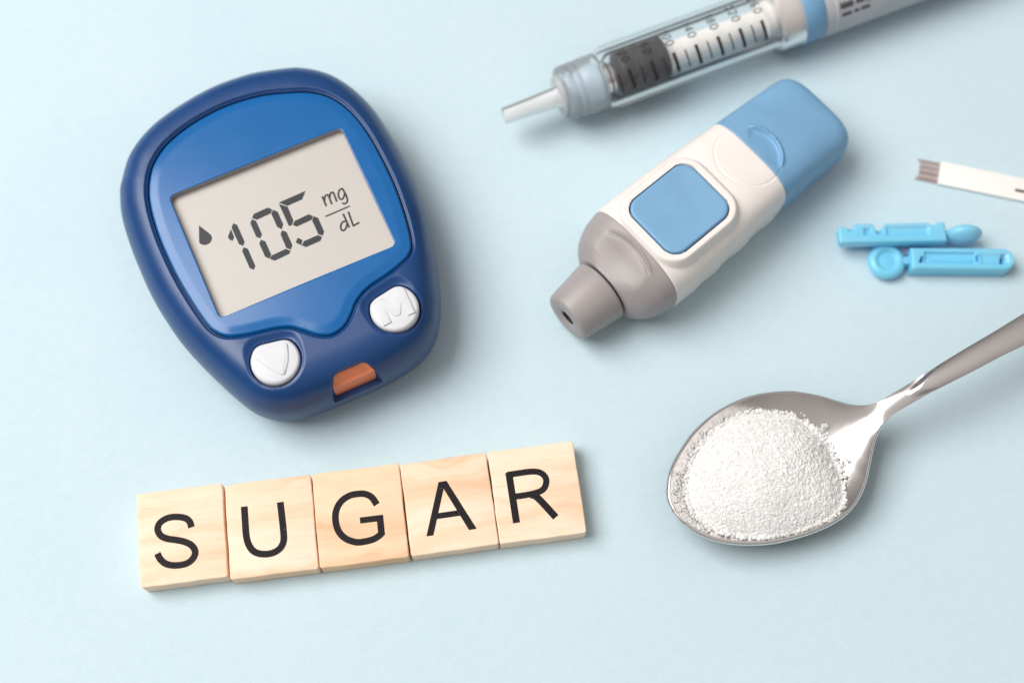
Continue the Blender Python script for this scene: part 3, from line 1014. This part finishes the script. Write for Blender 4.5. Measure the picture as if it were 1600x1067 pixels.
# ------------------------------------------------------------------ lancets
def height_slab(name, xs, lo, hi, nv, ztop, zbot, mat, parent):
    """solid whose plan runs between lo(x) and hi(x) and whose top follows ztop(X, Y)"""
    V = []
    vv = 0.5 - 0.5 * np.cos(np.linspace(0, np.pi, nv))
    vv = 0.6 * np.linspace(0, 1, nv) + 0.4 * vv
    rows_t, rows_b = [], []
    for x in xs:
        y = lo(x) + (hi(x) - lo(x)) * vv
        X = np.full_like(y, x)
        rows_t.append(np.column_stack([X, y, ztop(X, y)]))
        rows_b.append(np.column_stack([X, y, np.full_like(y, zbot)]))
    n = len(xs)
    V = np.concatenate(rows_t + rows_b)
    F = grid_faces(n, nv) + [tuple(reversed(f)) for f in grid_faces(n, nv, False, n * nv)]
    o = n * nv
    for i in range(n - 1):
        F.append((i * nv, (i + 1) * nv, o + (i + 1) * nv, o + i * nv))
        F.append((i * nv + nv - 1, o + i * nv + nv - 1, o + (i + 1) * nv + nv - 1, (i + 1) * nv + nv - 1))
    for j in range(nv - 1):
        F.append((j, o + j, o + j + 1, j + 1))
        k = (n - 1) * nv
        F.append((k + j, k + j + 1, o + k + j + 1, o + k + j))
    return mesh_obj(name, V, F, mat, parent, sharp=55)


def edge_round(X, Y, lo, hi, x0, x1, r):
    L = np.array([lo(x) for x in X])
    H = np.array([hi(x) for x in X])
    d = np.minimum(np.minimum(Y - L, H - Y), np.minimum(X - x0, x1 - X))
    d = np.clip(d, 0, r)
    return r - np.sqrt(np.maximum(0, r * r - (r - d) ** 2))


def box_dip(X, Y, x0, x1, y0, y1, depth, s=0.18):
    return depth * sstep(x0 - s, x0 + s, X) * (1 - sstep(x1 - s, x1 + s, X)) * sstep(y0 - s, y0 + s, Y) * (1 - sstep(y1 - s, y1 + s, Y))


# near lancet: lies with its round cap facing up
la = thing('lancet', 'light blue lancet in front, its round cap facing up', 'lancet', (82.2, 17.9, 0), -0.6, 'two lancets side by side')
x0, x1 = 4.9, 27.3
hw_near = lambda x: 2.5 if x < x1 - 2.3 else 0.35 + 2.15 * math.sqrt(max(0, 1 - ((x - (x1 - 2.3)) / 2.3) ** 2))
lo_ = lambda x: -hw_near(x) - 0.05
hi_ = lambda x: hw_near(x)


def zt_near(X, Y):
    z = np.full_like(X, 4.3) - edge_round(X, Y, lo_, hi_, x0, x1 + 0.4, 0.55)
    z -= box_dip(X, Y, x0 + 3.0, x1 - 8.4, -1.15, 1.35, 0.75)          # long shallow channel
    z += 0.45 * np.exp(-((Y + 0.45) / 0.3) ** 2) * sstep(x0 + 3, x0 + 4, X) * (1 - sstep(x1 - 9.5, x1 - 8.5, X))
    z -= box_dip(X, Y, x1 - 7.2, x1 - 1.4, -1.2, 1.1, 0.45, 0.5)
    z -= box_dip(X - 0.25 * Y, Y, x1 - 2.9, x1 - 2.1, -1.1, 1.0, 2.4, 0.12)     # slot near the rounded end
    z -= box_dip(X - 0.3 * Y, Y, x0 + 2.0, x0 + 2.7, -1.0, 0.35, 2.6, 0.12)     # slot near the cap
    z -= box_dip(X, Y, x1 - 8.2, x1 - 7.5, -0.7, 0.7, 1.6, 0.12)
    return z


xs = np.unique(np.concatenate([np.linspace(x0, x1 - 2.3, 130), x1 - 2.3 + 2.3 * np.sin(np.linspace(0, math.pi / 2, 22))]))
height_slab('lancet_body', xs, lo_, hi_, 44, zt_near, 0.25, 'lancet', la)


def lathe_z(prof, seg, cx, cy):
    V = []
    for r, z in prof:
        for j in range(seg):
            a = 2 * math.pi * j / seg
            V.append((cx + r * math.cos(a), cy + r * math.sin(a), z))
    F = grid_faces(len(prof), seg, True)
    F.append(tuple(range(seg))[::-1])
    F.append(tuple((len(prof) - 1) * seg + j for j in range(seg)))
    return V, F


cap_prof = [(0.05, 0.35), (2.2, 0.4), (3.3, 0.9), (3.95, 1.7), (4.1, 2.3), (3.95, 2.9), (3.6, 3.45), (3.1, 3.75), (2.7, 3.8), (2.35, 3.65), (2.05, 3.25), (1.7, 3.1), (0.9, 3.2), (0.05, 3.25)]
cp = catmull([(r, 0.3 + (z - 0.3) * 0.8) for r, z in cap_prof], 4)
mesh_obj('twist_cap', *lathe_z(cp, 72, 0, 0), 'lancet', la, sharp=70)
V, F = prism([(3.4, -0.7), (5.0, -0.9), (5.0, 0.9), (3.4, 0.7)], 1.2, 3.0, 0.15)
mesh_obj('cap_neck', V, F, 'lancet', la)

# far lancet: turned on its side, cap seen on edge
lb = thing('lancet', 'light blue lancet behind, lying on its side with cap on edge', 'lancet', (71.4, 23.0, 0), 1.2, 'two lancets side by side')


def hi_far(x):
    pts = [(0, 1.2), (0.3, 1.7), (3.2, 1.5), (3.9, 2.3), (7.6, 2.3), (8.2, 0.7), (9.6, 0.7), (10.2, 2.25), (19.6, 2.35), (20.4, 1.75), (21.4, 1.75), (22.0, 2.4), (23.4, 2.4), (23.5, 1.6)]
    return float(np.interp(x, [p[0] for p in pts], [p[1] for p in pts]))


lo_far = lambda x: -2.2 + (0.5 if x < 0.25 else 0)


def zt_far(X, Y):
    z = np.full_like(X, 5.7) - edge_round(X, Y, lo_far, hi_far, -0.01, 23.51, 0.45)
    z -= box_dip(X, Y, 10.6, 19.6, -0.6, 1.3, 0.55, 0.3)
    z -= box_dip(X, Y, 5.6, 7.0, -0.3, 1.1, 0.9, 0.25)
    z -= box_dip(X, Y, 2.2, 3.2, 0.7, 1.8, 1.0, 0.2)
    z -= box_dip(X, Y, 8.3, 9.5, -0.2, 1.2, 1.2, 0.2)
    return z


height_slab('lancet_body', np.linspace(0, 23.5, 150), lo_far, hi_far, 34, zt_far, 3.15, 'lancet', lb)
V, F = prism(round_rect(10.6, 0.8, 0.3, 4, 11.7, 0.75), 0.25, 3.6, 0.2)
mesh_obj('lancet_keel', V, F, 'lancet', lb)
V = []
na, nb = 40, 24
for i in range(nb + 1):
    ph = math.pi * i / nb
    for j in range(na):
        a = 2 * math.pi * j / na
        V.append((27.75 + 4.0 * math.sin(ph) * math.cos(a), -0.15 + 2.0 * math.cos(ph) * (0.8 + 0.2 * abs(math.cos(ph))), 3.95 + 3.75 * math.sin(ph) * math.sin(a)))
mesh_obj('twist_cap', V, grid_faces(nb + 1, na, True), 'lancet', lb, sharp=0)
V, F = prism([(23.3, -0.6), (24.4, -0.6), (24.4, 0.6), (23.3, 0.6)], 3.2, 5.0, 0.15)
mesh_obj('cap_neck', V, F, 'lancet', lb)

# ------------------------------------------------------------------ teaspoon
SPO, SPA = (32.62, -37.56), 29.4
spoon = thing('teaspoon', 'polished steel teaspoon holding a heap of sugar', 'spoon', (SPO[0], SPO[1], 0), SPA)
SU = np.array([(-0.45, -1.3), (-0.2, 0.6), (0.35, 1.9), (1.11, 3.04), (3.17, 5.4), (5.68, 7.24), (9.11, 9.04), (12.24, 10.34), (16.36, 11.33), (20.07, 11.63), (24.66, 11.3), (28.64, 10.27), (32.37, 8.6), (34.86, 6.95), (37.79, 4.27), (39.77, 1.95), (41.78, -0.4), (43.68, -1.95), (45.2, -2.65), (48.2, -3.05), (53.7, -3.19), (59.61, -3.12), (67.03, -2.96), (74.4, -2.85), (83.13, -2.52), (100, -1.9), (118, -1.2)])
SL = np.array([(-0.45, -1.3), (-0.4, -2.9), (-0.1, -4.3), (0.4, -5.6), (1.72, -8.2), (3.71, -10.6), (6.7, -13.06), (10.0, -15.03), (13.53, -16.65), (17.34, -17.83), (21.35, -18.74), (25.58, -19.25), (29.66, -19.0), (33.06, -17.75), (36.06, -15.7), (38.57, -13.2), (41.0, -10.3), (42.96, -8.55), (45.24, -7.4), (48.53, -6.85), (51.13, -6.89), (53.97, -6.98), (60.85, -7.4), (66.4, -7.75), (73.49, -8.0), (78.82, -8.3), (100, -9.0), (118, -9.4)])
SL[3:16, 1] += 0.4
cu, cl = catmull(SU, 40), catmull(SL, 40)
f_u = lambda x: np.interp(x, cu[:, 0], cu[:, 1])
f_l = lambda x: np.interp(x, cl[:, 0], cl[:, 1])
sx = np.concatenate([-0.45 + 8 * (1 - np.cos(np.linspace(0, math.pi / 2, 60))) ** 1.0, np.linspace(7.7, 46, 150), np.linspace(46.2, 64, 130), np.linspace(64.3, 118, 90)])
sx = np.unique(sx)
Z_MID = cspline([-0.5, 2, 5, 9, 14, 20, 26, 31, 35, 39, 43, 48, 56, 66, 80, 100, 118], [8.6, 6.2, 4.1, 2.4, 1.35, 1.05, 1.6, 3.1, 5.0, 7.05, 9.0, 11.15, 13.6, 14.9, 14.9, 12.5, 9.0])
Z_LIP = cspline([-0.5, 2, 5, 9, 14, 20, 26, 31, 35, 39, 43, 47, 51, 60, 80, 118], [0, 2.2, 4.05, 5.5, 6.35, 6.65, 6.15, 4.7, 3.2, 1.75, 0.75, 0.2, 0.02, 0, 0, 0])


def spoon_z(x, y):
    """upper surface of the spoon"""
    x = np.asarray(x, float)
    y = np.asarray(y, float)
    U, L = f_u(x), f_l(x)
    w = np.maximum((U - L) / 2, 1e-4)
    v = np.clip((y - (U + L) / 2) / w, -1, 1)
    z = Z_MID(x) + np.maximum(Z_LIP(x), 0) * np.abs(v) ** 2.1
    hand = sstep(50.5, 55, x)
    # the handle's upper side is crowned, its crown starts in a rounded tongue
    tongue = x - (52.8 + 5.5 * np.abs(v + 0.12) ** 2.6)
    fade = 1 - np.abs(v) ** 6
    crown = 0.62 * (1 - np.abs(v) ** 2.2) * sstep(-0.6, 3.2, tongue)
    z = z + crown - 0.16 * v * v * hand
    # the neck is slightly rounded across
    z = z - 0.45 * v * v * sstep(44, 48, x) * (1 - sstep(52, 58, x))
    return z


NVS = 61
vs = np.sin(np.linspace(-math.pi / 2, math.pi / 2, NVS))
rows_t, rows_b = [], []
for x in sx:
    U, L = float(f_u(x)), float(f_l(x))
    c0, w = (U + L) / 2, max((U - L) / 2, 0.02)
    y = c0 + vs * w
    z = spoon_z(np.full(NVS, x), y)
    rows_t.append(np.column_stack([np.full(NVS, x), y, z]))
T = np.array(rows_t)
# underside: offset along the surface normal
gx = np.gradient(T, axis=0)
gy = np.gradient(T, axis=1)
N = np.cross(gx, gy)
N /= np.linalg.norm(N, axis=2)[..., None] + 1e-12
thick = 1.05 + 0.6 * sstep(40, 52, T[..., 0])
k0 = int(np.searchsorted(sx, 0.25))
N[:k0] = N[k0][None]                        # the first rows at the tip are too narrow for a normal of their own
B = T - N * thick[..., None]
edge = np.abs(vs)[None, :]
# rounded lip: the rim's outer edge rolls half-way down
n_, m_ = T.shape[:2]
V = np.concatenate([T.reshape(-1, 3), B.reshape(-1, 3)])
V[:, 2] = np.maximum(V[:, 2], 0.12)
F = grid_faces(n_, m_) + [tuple(reversed(f)) for f in grid_faces(n_, m_, False, n_ * m_)]
o = n_ * m_
ex = len(V)
mid = []
def edge_out(j, sgn):                            # outward direction of the plan outline along one edge
    t_ = np.gradient(T[:, j, :2], axis=0)
    t_ /= np.linalg.norm(t_, axis=1)[:, None] + 1e-12
    n2_ = np.stack([-t_[:, 1], t_[:, 0]], 1) * sgn
    n2_[0] = (-1, 0)
    return np.column_stack([n2_, np.zeros(n_)])


E0, E1 = edge_out(0, -1), edge_out(m_ - 1, 1)
for i in range(n_):                              # bulging rim edge, both sides
    mid.append((T[i, 0] + B[i, 0]) / 2 + E0[i] * 0.14)
    mid.append((T[i, -1] + B[i, -1]) / 2 + E1[i] * 0.14)
V = np.concatenate([V, np.array(mid)])
for i in range(n_ - 1):
    a, b = ex + 2 * i, ex + 2 * (i + 1)
    F += [(i * m_, a, b, (i + 1) * m_), (a, o + i * m_, o + (i + 1) * m_, b)]
    a, b = a + 1, b + 1
    F += [(i * m_ + m_ - 1, (i + 1) * m_ + m_ - 1, b, a), (a, b, o + (i + 1) * m_ + m_ - 1, o + i * m_ + m_ - 1)]
for j in range(m_ - 1):
    F.append((j, j + 1, o + j + 1, o + j))
    k = (n_ - 1) * m_
    F.append((k + j, o + k + j, o + k + j + 1, k + j + 1))
mesh_obj('spoon_blade', V, F, 'steel', spoon, sharp=0)

# ------------------------------------------------------------------ sugar heaped in the spoon
SUG = catmull([(3.5, -1.4), (5.4, 2.6), (9.0, 5.9), (13.6, 8.2), (18.8, 9.0), (24.0, 8.3), (28.2, 6.3), (31.4, 3.6), (33.1, 0.6), (34.3, -3.6), (33.8, -8.4), (32.5, -12.9), (29.8, -16.6), (26.0, -17.9), (20.6, -17.3), (14.2, -15.6), (8.9, -12.4), (5.0, -8.7), (3.3, -5.0)], 6, True)
CX, CY = 18.5, -4.6
S0 = SUG - np.array([CX, CY])


def sugar_r(a):
    return poly_radius(S0, np.asarray(a))


def sugar_z(x, y):
    a = np.arctan2(y - CY, x - CX)
    q = np.hypot(x - CX, y - CY) / sugar_r(a)
    xe, ye = CX + (x - CX) / np.maximum(q, 1e-3), CY + (y - CY) / np.maximum(q, 1e-3)
    ze = spoon_z(xe, ye)
    lump = 0.30 * np.sin(0.33 * x - 0.21 * y + 0.6) * np.cos(0.27 * y + 0.12 * x + 0.3) + 0.10 * np.sin(x * 0.7 + 0.5 * y + 1.3) * np.sin(y * 0.8 - 0.3 * x + 0.4) + 0.05 * np.sin(x * 1.3 - y * 1.9) * np.sin(x * 1.7 + y * 1.1)
    top = 11.9
    k = np.clip(1 - q ** 2.0, 0, 1) ** 0.85
    return ze + (top - ze) * k + lump * k


cube = np.array([(-1, -1, -1), (1, -1, -1), (1, 1, -1), (-1, 1, -1), (-1, -1, 1), (1, -1, 1), (1, 1, 1), (-1, 1, 1)], float)
cf = [(0, 3, 2, 1), (4, 5, 6, 7), (0, 1, 5, 4), (1, 2, 6, 5), (2, 3, 7, 6), (3, 0, 4, 7)]


def rand_rot(n):
    q = rng.normal(size=(n, 4))
    q /= np.linalg.norm(q, axis=1)[:, None]
    w, x, y, z = q.T
    return np.stack([np.stack([1 - 2 * (y * y + z * z), 2 * (x * y - z * w), 2 * (x * z + y * w)], 1),
                     np.stack([2 * (x * y + z * w), 1 - 2 * (x * x + z * z), 2 * (y * z - x * w)], 1),
                     np.stack([2 * (x * z - y * w), 2 * (y * z + x * w), 1 - 2 * (x * x + y * y)], 1)], 1)


pos = []
n_try = 34000
a = rng.uniform(-math.pi, math.pi, n_try)
q = np.sqrt(rng.uniform(0, 1, n_try))
edge_j = rng.normal(0, 0.022, n_try)
rad = sugar_r(a) * np.clip(q, 0, 0.999)
gx_, gy_ = CX + rad * np.cos(a), CY + rad * np.sin(a)
gz_ = sugar_z(gx_, gy_) + rng.normal(-0.01, 0.07, n_try)
keep = rng.uniform(0, 1, n_try) < 0.9
pos.append(np.column_stack([gx_, gy_, gz_])[keep])
# the ragged foot of the heap
m = 2600
a = rng.uniform(-math.pi, math.pi, m)
rad = sugar_r(a) + rng.normal(0.0, 0.42, m)
gx_, gy_ = CX + rad * np.cos(a), CY + rad * np.sin(a)
ok = (gy_ < f_u(gx_) - 0.5) & (gy_ > f_l(gx_) + 0.5) & (gx_ > 0.6)
gx_, gy_ = gx_[ok], gy_[ok]
pos.append(np.column_stack([gx_, gy_, spoon_z(gx_, gy_) + np.abs(rng.normal(0.25, 0.22, len(gx_)))]))
# dust of loose grains on the steel by the spoon's tip, a few strays towards the neck
loose = []
for cx_, cy_, sx_, sy_, k in ((2.2, 1.2, 0.9, 1.5, 55), (4.3, 4.2, 1.2, 0.9, 34), (1.2, -3.5, 0.5, 1.6, 34), (2.1, -7.0, 0.6, 1.2, 18), (9.3, 8.0, 2.2, 0.5, 8), (14, 10, 1.2, 0.4, 4), (33.9, 1.9, 0.35, 0.45, 5), (34.9, -0.6, 0.4, 0.4, 7), (35.6, -9.9, 0.55, 0.4, 7), (34.9, -5.5, 0.5, 2.2, 22)):
    for _ in range(k):
        loose.append((rng.normal(cx_, sx_), rng.normal(cy_, sy_)))
loose = np.array(loose)
ok = (loose[:, 1] < f_u(loose[:, 0]) - 0.35) & (loose[:, 1] > f_l(loose[:, 0]) + 0.35) & (loose[:, 0] > 0.1)
loose = loose[ok]
pos.append(np.column_stack([loose, spoon_z(loose[:, 0], loose[:, 1]) + 0.16]))
n_loose = len(loose)
POS = np.concatenate(pos)
ng = len(POS)
size = np.clip(rng.normal(0.26, 0.06, ng), 0.12, 0.46)
size[-n_loose:] *= 0.72
POS = np.concatenate([POS, [(36.0, -1.6, float(spoon_z(36.0, -1.6)) + 0.5)]])
size = np.append(size, 0.62)
ng += 1
big = rng.uniform(0, 1, ng) < 0.03
size[big] *= 1.3
asp = rng.uniform(0.72, 1.28, (ng, 3))
tap = rng.uniform(0.6, 1.0, ng)
base = np.repeat(cube[None], ng, 0)
base[:, 4:, :2] *= tap[:, None, None]
base += rng.normal(0, 0.10, base.shape)
base *= (size[:, None] * asp)[:, None, :]
RM = rand_rot(ng)
GV = np.einsum('nij,nkj->nki', RM, base) + POS[:, None, :]
GV[..., 2] = np.maximum(GV[..., 2], spoon_z(GV[..., 0], GV[..., 1]) + 0.01)
GF = (np.array(cf)[None] + 8 * np.arange(ng)[:, None, None]).reshape(-1, 4)
# the packed mass under the loose surface
na, nq = 120, 30
DV, DF = [], []
for i in range(nq):
    qq = (i + 0.02) / (nq - 1) * 0.985
    for j in range(na):
        aa = 2 * math.pi * j / na - math.pi
        r = float(sugar_r(aa)) * qq
        x, y = CX + r * math.cos(aa), CY + r * math.sin(aa)
        DV.append((x, y, float(sugar_z(x, y)) - 0.03))
DV = np.array(DV)
DV[:, 2] = np.maximum(DV[:, 2], spoon_z(DV[:, 0], DV[:, 1]) + 0.01)
DF = grid_faces(nq, na, True)
allV = np.concatenate([GV.reshape(-1, 3), DV])
allF = GF.tolist() + [tuple(8 * ng + i for i in f) for f in DF]
me = bpy.data.meshes.new('sugar')
me.from_pydata((allV * MM).tolist(), [], allF)
me.materials.append(MT['sugar'])
me.materials.append(MT['sugar_mass'])
mi = np.zeros(len(allF), dtype=np.int32)
mi[len(GF):] = 1
me.polygons.foreach_set('material_index', mi)
sugar = bpy.data.objects.new('sugar', me)
COL.objects.link(sugar)
sugar.location = (SPO[0] * MM, SPO[1] * MM, 0)
sugar.rotation_euler = (0, 0, R(SPA))
sugar['kind'] = 'stuff'
sugar['label'] = 'heap of white granulated sugar in the steel spoon'
sugar['category'] = 'sugar'
# one larger clear crystal
